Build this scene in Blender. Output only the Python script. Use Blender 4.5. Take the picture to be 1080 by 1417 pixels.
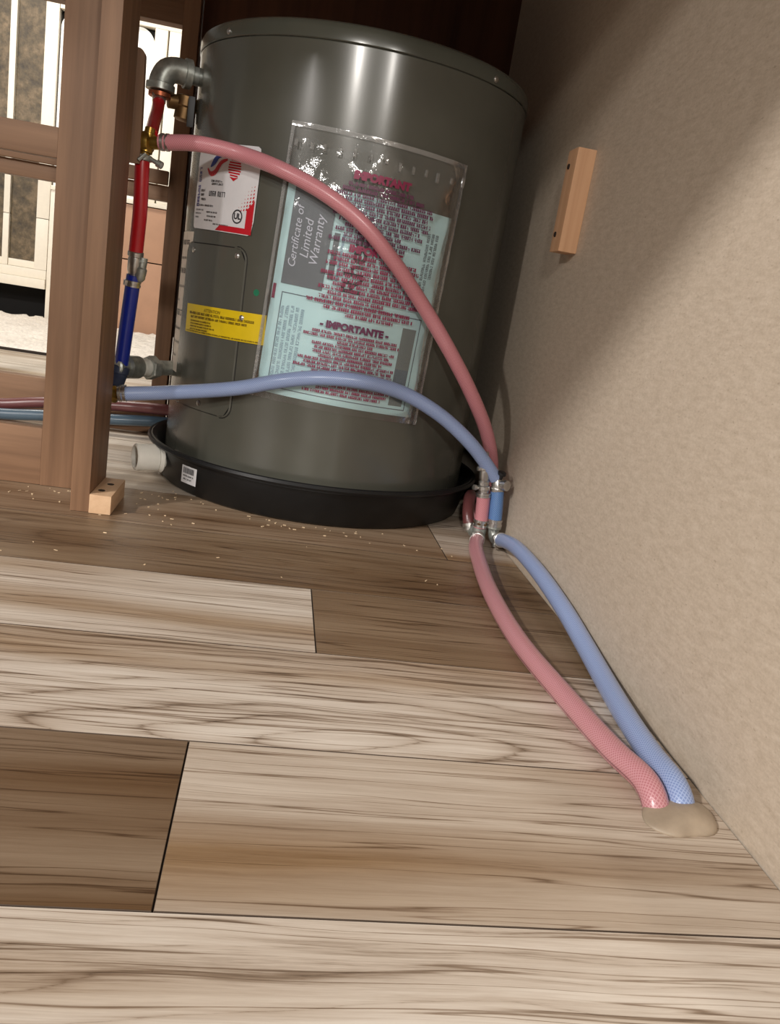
import bpy, bmesh, math, random
from mathutils import Vector, Matrix
random.seed(7)
S = bpy.context.scene
for o in list(bpy.data.objects):
    bpy.data.objects.remove(o)
COL = S.collection

def lin(c):
    return tuple((v/255/12.92 if v/255 <= .04045 else ((v/255+.055)/1.055)**2.4) for v in c)+(1.,)

# ------------------------------------------------------------------ camera
cam = bpy.data.cameras.new('camera')
cam.sensor_fit = 'HORIZONTAL'; cam.sensor_width = 36; cam.lens = 36*1129.6/1080
cam.clip_start = .02
co = bpy.data.objects.new('camera', cam); COL.objects.link(co)
R_ = Vector((.98000603, -.1203687, .15842838)); U_ = Vector((-.12149241, .26855994, .95557059)); F_ = Vector((.15756831, .95571279, -.24856648))
m = Matrix((R_, U_, -F_)).transposed().to_4x4(); m.translation = (0, 0, .3)
co.matrix_world = m
S.camera = co

# ------------------------------------------------------------------ light
S.view_settings.view_transform = 'Standard'; S.view_settings.look = 'None'
S.view_settings.exposure = 0.0; S.view_settings.gamma = 1; S.view_settings.use_curve_mapping = False
w = bpy.data.worlds.new('room_light'); S.world = w; w.use_nodes = True
w.node_tree.nodes['Background'].inputs[0].default_value = (1., .94, .86, 1)
w.node_tree.nodes['Background'].inputs[1].default_value = .17

def area(name, loc, target, size, power, color, shape='DISK', size_y=None):
    l = bpy.data.lights.new(name, 'AREA'); l.shape = shape; l.size = size
    if size_y: l.size_y = size_y
    l.energy = power; l.color = color
    o = bpy.data.objects.new(name, l); COL.objects.link(o)
    o.location = loc
    o.rotation_euler = (Vector(target)-Vector(loc)).to_track_quat('-Z', 'Y').to_euler()
    return o
WARM = (1., .945, .90)
area('ceiling_lamp', (-2.3, -1.13, 2.0), (.1, .7, 0), .20, 82, WARM)
area('ceiling_lamp_far', (-3.3, -2.9, 2.0), (.05, 1, .4), .22, 50, WARM)
area('ceiling_lamp_far', (-.95, -4.4, 2.0), (.05, 1, .5), .22, 75, (1., .95, .88))
area('ceiling_lamp_far', (1.25, -4.5, 2.0), (.09, 1, .5), .22, 75, (1., .95, .88))
area('living_room_lamp', (-.95, 2.35, 2.1), (-.85, 2.7, 0), .7, 33, (1., .93, .82))

# ------------------------------------------------------------------ materials
def new_mat(name):
    mt = bpy.data.materials.new(name); mt.use_nodes = True
    nt = mt.node_tree; b = nt.nodes['Principled BSDF']
    return mt, nt, b
def N(nt, t, **kw):
    n = nt.nodes.new(t)
    for k, v in kw.items(): setattr(n, k, v)
    return n
def L(nt, a, b): nt.links.new(a, b)
def mathn(nt, op, a, b=None, c=None):
    n = N(nt, 'ShaderNodeMath', operation=op)
    for i, v in enumerate((a, b, c)):
        if v is None: continue
        if isinstance(v, (int, float)): n.inputs[i].default_value = v
        else: L(nt, v, n.inputs[i])
    return n.outputs[0]
def ramp(nt, fac, stops):
    r = N(nt, 'ShaderNodeValToRGB')
    el = r.color_ramp.elements
    while len(el) < len(stops): el.new(.5)
    for e, (p, c) in zip(el, stops): e.position = p; e.color = c
    L(nt, fac, r.inputs[0]); return r.outputs[0]
def noise(nt, vec, scale, detail=3, rough=.55, dim='3D'):
    n = N(nt, 'ShaderNodeTexNoise', noise_dimensions=dim)
    n.inputs['Scale'].default_value = scale; n.inputs['Detail'].default_value = detail; n.inputs['Roughness'].default_value = rough
    if vec is not None: L(nt, vec, n.inputs['Vector'])
    return n.outputs['Fac']
def mapped(nt, scale, coord='Object', loc=(0, 0, 0)):
    t = N(nt, 'ShaderNodeTexCoord'); mp = N(nt, 'ShaderNodeMapping')
    mp.inputs['Scale'].default_value = scale; mp.inputs['Location'].default_value = loc
    L(nt, t.outputs[coord], mp.inputs[0]); return mp.outputs[0]
def bump(nt, b, h, strength=.2, dist=.001):
    n = N(nt, 'ShaderNodeBump'); n.inputs['Strength'].default_value = strength; n.inputs['Distance'].default_value = dist
    L(nt, h, n.inputs['Height']); L(nt, n.outputs[0], b.inputs['Normal'])
def mix(nt, fac, a, b, mode='MIX'):
    n = N(nt, 'ShaderNodeMix', data_type='RGBA', blend_type=mode)
    if isinstance(fac, (int, float)): n.inputs[0].default_value = fac
    else: L(nt, fac, n.inputs[0])
    for i, v in ((6, a), (7, b)):
        if isinstance(v, tuple): n.inputs[i].default_value = v
        else: L(nt, v, n.inputs[i])
    return n.outputs[2]

def simple(name, c, rough=.5, metal=0., var=.08, scale=60, coat=0., bmp=.0, spec=.5):
    """plain paint, paper, plastic or metal with a little procedural unevenness"""
    mt, nt, b = new_mat(name)
    v = mapped(nt, (1, 1, 1)); f = noise(nt, v, scale, 4)
    c = lin(c)
    d = tuple(x*(1-var*1.5) for x in c[:3])+(1,); l = tuple(min(1, x*(1+var)) for x in c[:3])+(1,)
    L(nt, ramp(nt, f, [(.3, d), (.7, l)]), b.inputs['Base Color'])
    b.inputs['Roughness'].default_value = rough; b.inputs['Metallic'].default_value = metal
    b.inputs['Coat Weight'].default_value = coat; b.inputs['Specular IOR Level'].default_value = spec
    if bmp: bump(nt, b, f, bmp, .0006)
    return mt

def wood(name, dark, light, axis='Z', rough=.45, scale=1., coat=.1):
    mt, nt, b = new_mat(name)
    st, cr = 3*scale, 70*scale
    sc = {'X': (st, cr, cr), 'Y': (cr, st, cr), 'Z': (cr, cr, st)}[axis]
    v = mapped(nt, sc, 'Object')
    f = noise(nt, v, 1., 5, .6)
    v2 = mapped(nt, tuple(x*.22 for x in sc), 'Object', (3, 1, 2)); f2 = noise(nt, v2, 1., 3)
    g = mathn(nt, 'ADD', mathn(nt, 'MULTIPLY', f, .55), mathn(nt, 'MULTIPLY', f2, .45))
    L(nt, ramp(nt, g, [(.32, lin(dark)), (.68, lin(light))]), b.inputs['Base Color'])
    b.inputs['Roughness'].default_value = rough; b.inputs['Coat Weight'].default_value = coat
    bump(nt, b, f, .08, .0005)
    return mt

def vinyl_plank():
    mt, nt, b = new_mat('vinyl plank')
    tc = N(nt, 'ShaderNodeTexCoord'); oi = N(nt, 'ShaderNodeObjectInfo')
    off = N(nt, 'ShaderNodeVectorMath', operation='SCALE'); off.inputs[0].default_value = (7.3, 3.1, 5.7); L(nt, oi.outputs['Random'], off.inputs['Scale'])
    add = N(nt, 'ShaderNodeVectorMath', operation='ADD'); L(nt, tc.outputs['Object'], add.inputs[0]); L(nt, off.outputs[0], add.inputs[1])
    def mp(sc):
        n = N(nt, 'ShaderNodeMapping'); n.inputs['Scale'].default_value = sc; L(nt, add.outputs[0], n.inputs[0]); return n.outputs[0]
    warp = noise(nt, mp((4, 16, 1)), 1., 2)
    # long streaks, bent a little by the warp
    sx = N(nt, 'ShaderNodeSeparateXYZ'); L(nt, add.outputs[0], sx.inputs[0])
    cy = mathn(nt, 'ADD', sx.outputs[1], mathn(nt, 'MULTIPLY', mathn(nt, 'SUBTRACT', warp, .5), .014))
    def streak(kx, ky, det, rough):
        c = N(nt, 'ShaderNodeCombineXYZ'); L(nt, mathn(nt, 'MULTIPLY', sx.outputs[0], kx), c.inputs[0]); L(nt, mathn(nt, 'MULTIPLY', cy, ky), c.inputs[1])
        return noise(nt, c.outputs[0], 1., det, rough)
    broad = streak(1.8, 30, 3, .55); fine = streak(5, 210, 6, .72); pore = streak(34, 900, 3, .7)
    vein = streak(1.6, 85, 2, .5)
    veinl = mathn(nt, 'SUBTRACT', 1., mathn(nt, 'MINIMUM', mathn(nt, 'MULTIPLY', mathn(nt, 'ABSOLUTE', mathn(nt, 'SUBTRACT', vein, .5)), 48), 1.))
    # cathedral figure round a point given per plank
    ax = N(nt, 'ShaderNodeAttribute', attribute_type='OBJECT', attribute_name='figure_x'); ay = N(nt, 'ShaderNodeAttribute', attribute_type='OBJECT', attribute_name='figure_y')
    aa = N(nt, 'ShaderNodeAttribute', attribute_type='OBJECT', attribute_name='figure')
    so = N(nt, 'ShaderNodeSeparateXYZ'); L(nt, tc.outputs['Object'], so.inputs[0])
    dx = mathn(nt, 'MULTIPLY', mathn(nt, 'SUBTRACT', so.outputs[0], ax.outputs['Fac']), .20)
    dy = mathn(nt, 'SUBTRACT', mathn(nt, 'ADD', so.outputs[1], mathn(nt, 'MULTIPLY', mathn(nt, 'SUBTRACT', warp, .5), .05)), ay.outputs['Fac'])
    rr = mathn(nt, 'SQRT', mathn(nt, 'ADD', mathn(nt, 'MULTIPLY', dx, dx), mathn(nt, 'MULTIPLY', dy, dy)))
    rr = mathn(nt, 'ADD', rr, mathn(nt, 'MULTIPLY', fine, .006))
    rw = mathn(nt, 'POWER', mathn(nt, 'ABSOLUTE', mathn(nt, 'SINE', mathn(nt, 'MULTIPLY', rr, 210))), .2)
    fig = mathn(nt, 'MULTIPLY', mathn(nt, 'SUBTRACT', 1., rw), aa.outputs['Fac'])
    g = mathn(nt, 'ADD', mathn(nt, 'ADD', mathn(nt, 'MULTIPLY', broad, .40), mathn(nt, 'MULTIPLY', fine, .44)), mathn(nt, 'MULTIPLY', pore, .16))
    g = mathn(nt, 'SUBTRACT', g, mathn(nt, 'MULTIPLY', fig, .26))
    g = mathn(nt, 'SUBTRACT', g, mathn(nt, 'MULTIPLY', mathn(nt, 'MULTIPLY', veinl, broad), .30))
    t = ramp(nt, g, [(.22, lin((92, 78, 66))), (.36, lin((158, 143, 128))), (.45, lin((212, 203, 193))), (.58, lin((238, 234, 228))), (.72, lin((250, 248, 245)))])
    zone = streak(1.1, 9, 2, .5)
    t = mix(nt, ramp(nt, zone, [(.46, (0, 0, 0, 1)), (.66, (1, 1, 1, 1))]), t, mix(nt, 1., t, lin((190, 168, 140)), 'MULTIPLY'))
    c = mix(nt, 1., t, oi.outputs['Color'], 'MULTIPLY')
    L(nt, c, b.inputs['Base Color'])
    L(nt, mathn(nt, 'ADD', mathn(nt, 'MULTIPLY', fine, .25), .32), b.inputs['Roughness'])
    b.inputs['Specular IOR Level'].default_value = .4
    bump(nt, b, fine, .12, .0005)
    return mt

def wallpaper():
    mt, nt, b = new_mat('flecked wallpaper')
    v = mapped(nt, (1, 60, 200)); f = noise(nt, v, 1., 4, .7)
    v2 = mapped(nt, (1, 300, 420)); f2 = noise(nt, v2, 1., 3, .7)
    v3 = mapped(nt, (1, 170, 420), loc=(0, 3.3, 1.1)); fl = noise(nt, v3, 1., 2, .5)
    g = mathn(nt, 'ADD', mathn(nt, 'MULTIPLY', f, .6), mathn(nt, 'MULTIPLY', f2, .4))
    c = ramp(nt, g, [(.3, lin((178, 163, 144))), (.55, lin((200, 186, 168))), (.75, lin((212, 200, 184)))])
    c = mix(nt, ramp(nt, fl, [(.66, (0, 0, 0, 1)), (.74, (.4, .4, .4, 1))]), c, lin((140, 122, 104)))
    L(nt, c, b.inputs['Base Color']); b.inputs['Roughness'].default_value = .62; b.inputs['Specular IOR Level'].default_value = .3
    bump(nt, b, g, .12, .0006)
    return mt

def hose_mat(name, base, thread, line=None, clear=.25):
    mt, nt, b = new_mat(name)
    uv = N(nt, 'ShaderNodeUVMap'); s = N(nt, 'ShaderNodeSeparateXYZ'); L(nt, uv.outputs[0], s.inputs[0])
    u, v = s.outputs[0], s.outputs[1]
    def spiral(sgn):
        p = mathn(nt, 'ADD', mathn(nt, 'MULTIPLY', u, 20*2*math.pi*sgn), mathn(nt, 'MULTIPLY', v, 2600))
        return mathn(nt, 'POWER', mathn(nt, 'ABSOLUTE', mathn(nt, 'SINE', mathn(nt, 'MULTIPLY', p, .5))), 7.)
    th = mathn(nt, 'MAXIMUM', spiral(1), spiral(-1))
    lay = N(nt, 'ShaderNodeLayerWeight'); lay.inputs[0].default_value = .35
    col = mix(nt, mathn(nt, 'MULTIPLY', th, .75), lin(base), lin(thread))
    if line:
        d = mathn(nt, 'ABSOLUTE', mathn(nt, 'SUBTRACT', u, line[0]))
        col = mix(nt, mathn(nt, 'MULTIPLY', mathn(nt, 'LESS_THAN', d, .012), .7), col, lin(line[1]))
    L(nt, col, b.inputs['Base Color'])
    b.inputs['Roughness'].default_value = .33; b.inputs['Coat Weight'].default_value = .3; b.inputs['Coat Roughness'].default_value = .2
    b.inputs['Subsurface Weight'].default_value = .12; b.inputs['Subsurface Radius'].default_value = (.004, .003, .003)
    bump(nt, b, th, .15, .0004)
    return mt

def film_mat(name, haze, gloss):
    mt, nt, b = new_mat(name)
    nt.nodes.remove(b); out = nt.nodes['Material Output']
    v = mapped(nt, (1, 1, 1)); h = noise(nt, v, 55, 4, .6); h2 = noise(nt, v, 17, 2, .5)
    bp = N(nt, 'ShaderNodeBump'); bp.inputs['Strength'].default_value = .55; bp.inputs['Distance'].default_value = .004
    L(nt, mathn(nt, 'ADD', mathn(nt, 'MULTIPLY', h, .5), h2), bp.inputs['Height'])
    tr = N(nt, 'ShaderNodeBsdfTransparent'); gl = N(nt, 'ShaderNodeBsdfGlossy'); gl.inputs['Roughness'].default_value = .10
    gl.inputs['Color'].default_value = (.95, .95, .95, 1); L(nt, bp.outputs[0], gl.inputs['Normal'])
    df = N(nt, 'ShaderNodeBsdfDiffuse'); df.inputs[0].default_value = (.8, .8, .78, 1)
    fr = N(nt, 'ShaderNodeFresnel'); fr.inputs[0].default_value = 1.45
    m1 = N(nt, 'ShaderNodeMixShader'); m1.inputs[0].default_value = haze; L(nt, tr.outputs[0], m1.inputs[1]); L(nt, df.outputs[0], m1.inputs[2])
    m2 = N(nt, 'ShaderNodeMixShader'); L(nt, mathn(nt, 'MULTIPLY', fr.outputs[0], gloss), m2.inputs[0]); L(nt, m1.outputs[0], m2.inputs[1]); L(nt, gl.outputs[0], m2.inputs[2])
    L(nt, m2.outputs[0], out.inputs[0])
    return mt

def mottled(name):
    mt, nt, b = new_mat(name)
    v = mapped(nt, (1, 1, 1)); f = noise(nt, v, 16, 6, .68); f2 = noise(nt, v, 60, 3, .6)
    g = mathn(nt, 'ADD', mathn(nt, 'MULTIPLY', f, .7), mathn(nt, 'MULTIPLY', f2, .3))
    L(nt, ramp(nt, g, [(.34, lin((46, 37, 25))), (.5, lin((90, 76, 53))), (.64, lin((130, 110, 84)))]), b.inputs['Base Color'])
    b.inputs['Roughness'].default_value = .5; bump(nt, b, g, .3, .01)
    return mt

def tank_paint(name, c):
    mt, nt, b = new_mat(name)
    v = mapped(nt, (1, 1, 1)); f = noise(nt, v, 9, 3); f2 = noise(nt, v, 420, 2)
    L(nt, ramp(nt, f, [(.3, lin(tuple(x-5 for x in c))), (.7, lin(tuple(x+4 for x in c)))]), b.inputs['Base Color'])
    b.inputs['Roughness'].default_value = .27; b.inputs['Coat Weight'].default_value = .35; b.inputs['Coat Roughness'].default_value = .16
    bump(nt, b, f2, .05, .0004)
    return mt

MT = dict(
    plank=vinyl_plank(), wallpaper=wallpaper(),
    joint=simple('dark plank joint', (74, 60, 48), .8),
    slab=simple('floor backing', (60, 48, 38), .8),
    frame=wood('stained frame wood', (106, 77, 55), (154, 118, 89), 'Z', .55, 1., 0),
    frame_x=wood('stained frame wood rail', (106, 77, 55), (154, 118, 89), 'X', .55, 1., 0),
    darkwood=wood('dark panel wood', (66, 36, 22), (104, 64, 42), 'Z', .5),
    pine=wood('raw pine', (190, 142, 104), (222, 180, 142), 'Z', .65, 1., 0),
    pine_y=wood('raw pine block', (196, 158, 122), (226, 192, 156), 'Y', .65, 1., 0),
    hole=simple('screw hole and rug shadow', (40, 28, 20), .8),
    tank=tank_paint('grey tank enamel', (84, 84, 76)), lid=tank_paint('grey lid enamel', (80, 82, 74)),
    groove=simple('panel groove', (30, 28, 25), .7),
    pan=simple('black pan plastic', (24, 25, 26), .38, var=.15, scale=30, spec=.4),
    pvc=simple('white pvc', (240, 237, 228), .35, var=.03), white=simple('white paper label', (225, 225, 228), .4, var=.02, coat=.2),
    old=simple('aged white label', (236, 224, 210), .55, var=.10, scale=50),
    yellow=simple('yellow label', (232, 200, 22), .4, var=.03, coat=.2), red=simple('red ink', (196, 24, 40), .45, var=.04),
    blueink=simple('blue ink', (28, 52, 150), .45, var=.04), navy=simple('navy ink', (48, 44, 128), .45, var=.04),
    ink=simple('black ink', (44, 42, 46), .5, var=.05), brownink=simple('dark ink on yellow', (96, 76, 16), .5, var=.05),
    magenta=simple('crimson ink', (142, 38, 78), .45, var=.1, scale=120), magenta_d=simple('plum ink', (104, 46, 82), .45, var=.1, scale=120),
    cyan=simple('pale blue paper', (196, 230, 234), .5, var=.03, scale=20), greypaper=simple('grey printed cover', (98, 104, 110), .45, var=.06, scale=25),
    greybox=simple('grey printed box', (112, 122, 122), .5, var=.06), faint=simple('faint grey ink', (140, 166, 182), .5, var=.05), greyline=simple('slate ink line', (92, 108, 120), .5),
    lilac=simple('pale lilac paper', (206, 208, 222), .5, var=.03, scale=20),
    film=film_mat('clear bag film', .03, .75), seal=film_mat('heat sealed film', .14, 2.2),
    green=simple('green dot', (20, 120, 84), .5),
    pink=hose_mat('braided pink hose', (190, 112, 122), (222, 166, 172)), pinkline=hose_mat('braided pink hose with print line', (182, 118, 126), (216, 168, 172), (.30, (110, 60, 74))),
    blue=hose_mat('braided blue hose', (126, 146, 194), (180, 198, 230)), bluestub=hose_mat('braided deep blue hose', (60, 100, 160), (126, 166, 212)),
    red_shade=hose_mat('braided red hose darkened for shade', (96, 52, 52), (118, 70, 70)), blue_shade=hose_mat('braided blue hose darkened for shade', (62, 82, 98), (84, 104, 120)),  # both colours darkened to carry the shade behind the heater
    redtube=simple('red tube', (188, 24, 34), .35, var=.05, coat=.3), bluetube=simple('blue tube', (18, 42, 150), .35, var=.05, coat=.3),
    iron=simple('galvanised iron', (176, 180, 174), .40, .70, var=.25, scale=80, bmp=.25), brass=simple('brass', (170, 136, 66), .33, .85, var=.15, scale=90),
    oldbrass=simple('tarnished brass', (120, 92, 58), .45, .75, var=.2, scale=70), steel=simple('crimp steel', (196, 194, 190), .28, .9, var=.12, scale=120),
    copper=simple('copper ring', (176, 100, 70), .4, .8), tape=simple('ptfe tape', (214, 214, 206), .6, var=.05),
    blackp=simple('black handle', (22, 22, 24), .5), bluep=simple('blue grey fitting', (52, 62, 86), .45, var=.1),
    cream=simple('cream painted wood', (244, 236, 220), .4, var=.02), whitepaint=simple('white painted panel', (250, 248, 244), .35, var=.01),
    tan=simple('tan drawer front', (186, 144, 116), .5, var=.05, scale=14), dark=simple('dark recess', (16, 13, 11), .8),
    mottled=mottled('mottled stone glass'), rug=simple('white shag', (236, 228, 218), .95, var=.12, scale=120, bmp=1.),
    sealant=simple('clear sealant', (170, 154, 134), .5, var=.12, scale=55, bmp=.5), chip=simple('sawdust chip', (232, 208, 172), .8),
)

# ------------------------------------------------------------------ building helpers
ORG = {}
def thing(name, label, cat, loc=(0, 0, 0), group=None):
    o = bpy.data.objects.new(name, None); COL.objects.link(o); o.location = loc; o.empty_display_size = .02
    ORG[o] = Vector(loc); o['label'] = label; o['category'] = cat
    if group: o['group'] = group
    return o
def obj(name, verts, faces, mt, parent=None, smooth=True, uvs=None, label=None, cat=None, kind=None, group=None, auto=35):
    vs = [Vector(v) for v in verts]
    if parent is not None: org = ORG[parent]
    else:
        xs = [v.x for v in vs]; ys = [v.y for v in vs]; zs = [v.z for v in vs]
        org = Vector(((min(xs)+max(xs))/2, (min(ys)+max(ys))/2, min(zs)))
    me = bpy.data.meshes.new(name); me.from_pydata([v-org for v in vs], [], faces)
    if uvs:
        l = me.uv_layers.new(name='UVMap')
        for i, lp in enumerate(me.loops): l.data[i].uv = uvs[i]
    me.validate(); me.update()
    if smooth:
        me.shade_smooth()
        if auto: me.set_sharp_from_angle(angle=math.radians(auto))
    ms = mt if isinstance(mt, (list, tuple)) else [mt]
    for q in ms: me.materials.append(q)
    o = bpy.data.objects.new(name, me); COL.objects.link(o)
    if parent is not None: o.parent = parent; ORG[o] = org
    else: o.location = org; ORG[o] = org
    if label: o['label'] = label
    if cat: o['category'] = cat
    if kind: o['kind'] = kind
    if group: o['group'] = group
    return o
class MB:
    """collects shapes into one mesh"""
    def __init__(s): s.v = []; s.f = []; s.uv = []; s.has_uv = False
    def add(s, v, f, uv=None):
        n = len(s.v); s.v += [Vector(p) for p in v]; s.f += [tuple(i+n for i in q) for q in f]
        if uv: s.uv += uv; s.has_uv = True
    def box(s, x0, x1, y0, y1, z0, z1, bev=.0015, M=None):
        bm = bmesh.new(); bmesh.ops.create_cube(bm, size=1)
        for v in bm.verts: v.co = Vector(((x0+x1)/2+v.co.x*(x1-x0), (y0+y1)/2+v.co.y*(y1-y0), (z0+z1)/2+v.co.z*(z1-z0)))
        if bev: bmesh.ops.bevel(bm, geom=bm.edges[:], offset=bev, segments=2, profile=.7, affect='EDGES')
        s.bm(bm, M)
    def bm(s, bm, M=None):
        bm.verts.ensure_lookup_table(); bm.verts.index_update()
        s.add([(M @ v.co if M else v.co.copy()) for v in bm.verts], [tuple(v.index for v in f.verts) for f in bm.faces]); bm.free()
    def lathe(s, prof, org=(0, 0, 0), axis=(0, 0, 1), n=48, closed=False):
        q = Vector((0, 0, 1)).rotation_difference(Vector(axis).normalized()).to_matrix()
        org = Vector(org); v = []; f = []; k = len(prof)
        for i in range(n):
            a = 2*math.pi*i/n
            for r, z in prof: v.append(org+q @ Vector((max(r, 1e-5)*math.cos(a), max(r, 1e-5)*math.sin(a), z)))
        for i in range(n):
            j = (i+1) % n
            for t in range(k-1 if not closed else k):
                u = (t+1) % k
                f.append((i*k+t, j*k+t, j*k+u, i*k+u))
        if not closed:
            f.append(tuple(reversed([i*k for i in range(n)]))); f.append(tuple(i*k+k-1 for i in range(n)))
        s.add(v, f)
    def hexnut(s, org, axis, r, h): s.lathe([(r*.92, 0), (r, h*.1), (r, h*.9), (r*.92, h)], org, axis, 6)
    def tube(s, pts, r, n=20, step=.006, wall=None):
        P = resample(pts, step); k = len(P)
        T = [(P[min(i+1, k-1)]-P[max(i-1, 0)]).normalized() for i in range(k)]
        u = T[0].orthogonal().normalized()
        up = Vector((0, 0, 1))
        if abs(T[0].dot(up)) < .95: u = (up-T[0]*up.dot(T[0])).normalized()
        v = []; rings = []; d = 0; D = []
        for i in range(k):
            if i: u = (u-T[i]*u.dot(T[i])).normalized(); d += (P[i]-P[i-1]).length
            w = T[i].cross(u); D.append(d)
            rr = r(d) if callable(r) else r
            for j in range(n): a = 2*math.pi*j/n; v.append(P[i]+(u*math.cos(a)+w*math.sin(a))*rr)
        f = []; uv = []
        for i in range(k-1):
            for j in range(n):
                j2 = (j+1) % n
                f.append((i*n+j, i*n+j2, (i+1)*n+j2, (i+1)*n+j))
                uv += [(j/n, D[i]), ((j+1)/n, D[i]), ((j+1)/n, D[i+1]), (j/n, D[i+1])]
        f.append(tuple(reversed(range(n)))); uv += [(0, 0)]*n
        f.append(tuple((k-1)*n+j for j in range(n))); uv += [(0, 0)]*n
        s.add(v, f, uv)
    def build(s, name, mt, parent=None, **kw):
        return obj(name, s.v, s.f, mt, parent, uvs=s.uv if s.has_uv and len(s.uv) == sum(len(q) for q in s.f) else None, **kw)
def resample(pts, step):
    P = [Vector(p) for p in pts]
    if len(P) == 2: P = [P[0], P[0].lerp(P[1], .33), P[0].lerp(P[1], .66), P[1]]
    Q = [2*P[0]-P[1]]+P+[2*P[-1]-P[-2]]; out = []
    for i in range(1, len(Q)-2):
        a, b, c, d = Q[i-1:i+3]; n = max(2, int((c-b).length/step))
        t0 = 0; t1 = (b-a).length**.5+1e-6; t2 = t1+(c-b).length**.5+1e-6; t3 = t2+(d-c).length**.5+1e-6
        for k in range(n):
            t = t1+(t2-t1)*k/n
            A1 = a*((t1-t)/(t1-t0))+b*((t-t0)/(t1-t0)); A2 = b*((t2-t)/(t2-t1))+c*((t-t1)/(t2-t1)); A3 = c*((t3-t)/(t3-t2))+d*((t-t2)/(t3-t2))
            B1 = A1*((t2-t)/(t2-t0))+A2*((t-t0)/(t2-t0)); B2 = A2*((t3-t)/(t3-t1))+A3*((t-t1)/(t3-t1))
            out.append(B1*((t2-t)/(t2-t1))+B2*((t-t1)/(t2-t1)))
    out.append(P[-1]); return out
def boxobj(name, b, mt, parent=None, bev=.0015, **kw):
    q = MB(); q.box(*b, bev=bev); return q.build(name, mt, parent, **kw)

# things wrapped round the tank
HX, HY, HR = .0760, 1.2651, .2278
def cyl(s, z, off):
    t = s/HR; r = HR+off
    return Vector((HX+r*math.sin(t), HY-r*math.cos(t), z))
class Sheet:
    """flat layout (u right, v up, in metres) on the tank wall"""
    def __init__(s, theta, z, tilt): s.s0 = math.radians(theta)*HR; s.z0 = z; s.c = math.cos(math.radians(tilt)); s.n = math.sin(math.radians(tilt))
    def at(s, u, v, off): return cyl(s.s0+u*s.c-v*s.n, s.z0+u*s.n+v*s.c, off)
    def rect(s, name, u0, u1, v0, v1, off, mt, parent, thick=.0003, nu=14, nv=4, bulge=None, rad=0., **kw):
        v = []; f = []
        for side in (1, 0):
            for j in range(nv+1):
                for i in range(nu+1):
                    u = u0+(u1-u0)*i/nu; w = v0+(v1-v0)*j/nv
                    if rad and i in (0, nu) and j in (0, nv): u += rad*.3*(1 if i == 0 else -1); w += rad*.3*(1 if j == 0 else -1)
                    e = off+(bulge(i/nu, j/nv) if bulge else 0)
                    v.append(s.at(u, w, e if side else e-thick))
        n = (nu+1)*(nv+1); W = nu+1
        for j in range(nv):
            for i in range(nu):
                a = j*W+i
                f.append((a, a+1, a+W+1, a+W)); f.append((n+a, n+a+W, n+a+W+1, n+a+1))
        ring = [i for i in range(nu+1)]+[j*W+nu for j in range(1, nv+1)]+[nv*W+i for i in range(nu-1, -1, -1)]+[j*W for j in range(nv-1, 0, -1)]
        for a, b in zip(ring, ring[1:]+ring[:1]): f.append((a, n+a, n+b, b))
        return obj(name, v, f, mt, parent, auto=50, **kw)
    def polys(s, name, polys, off, mt, parent, **kw):
        v = []; f = []
        for p in polys:
            k = len(v); v += [s.at(x, y, off) for x, y in p]; f.append(tuple(range(k, k+len(p))))
        return obj(name, v, f, mt, parent, smooth=False, **kw)
    def text(s, name, body, u, v, size, off, mt, parent, rot=0., shear=0., bold=0., **kw):
        c = bpy.data.curves.new(name, 'FONT'); c.body = body; c.size = size; c.align_x = 'CENTER'; c.align_y = 'CENTER'; c.shear = shear; c.offset = bold
        c.resolution_u = 3
        t = bpy.data.objects.new(name, c); COL.objects.link(t)
        dg = bpy.context.evaluated_depsgraph_get(); dg.update()
        me = bpy.data.meshes.new_from_object(t.evaluated_get(dg))
        cr, sr = math.cos(math.radians(rot)), math.sin(math.radians(rot))
        vs = [s.at(u+p.co.x*cr-p.co.y*sr, v+p.co.x*sr+p.co.y*cr, off) for p in me.vertices]
        fs = [tuple(p.vertices) for p in me.polygons]
        bpy.data.objects.remove(t); bpy.data.curves.remove(c); bpy.data.meshes.remove(me)
        return obj(name, vs, fs, mt, parent, smooth=False, **kw)
def letters(u0, u1, v, h, rot=0, gap=.14, heavy=1.):
    """rows of small letter-like strokes, too small in the photograph to be read"""
    out = []; u = u0; word = random.randint(3, 8)
    while u < u1-h*.3:
        wd = h*random.uniform(.42, .6); k = random.random()
        st = h*.17*heavy
        ps = [(u, v, u+st, v+h)] if k < .8 else []
        ps.append((u+wd-st*1.1, v, u+wd-st*.1, v+h*random.choice((1, 1, .6))))
        yy = random.choice((0, .42, .82)); ps.append((u, v+h*yy, u+wd, v+h*(yy+.18*heavy**.5)))
        if random.random() < .5: ps.append((u, v+h*.82, u+wd, v+h))
        for a, b, c, d in ps:
            q = [(a, b), (c, b), (c, d), (a, d)]
            if rot: q = [(-(y), x) for x, y in q]
            out.append(q)
        u += wd+h*gap; word -= 1
        if word == 0: u += h*.45; word = random.randint(3, 9)
    return out

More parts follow.
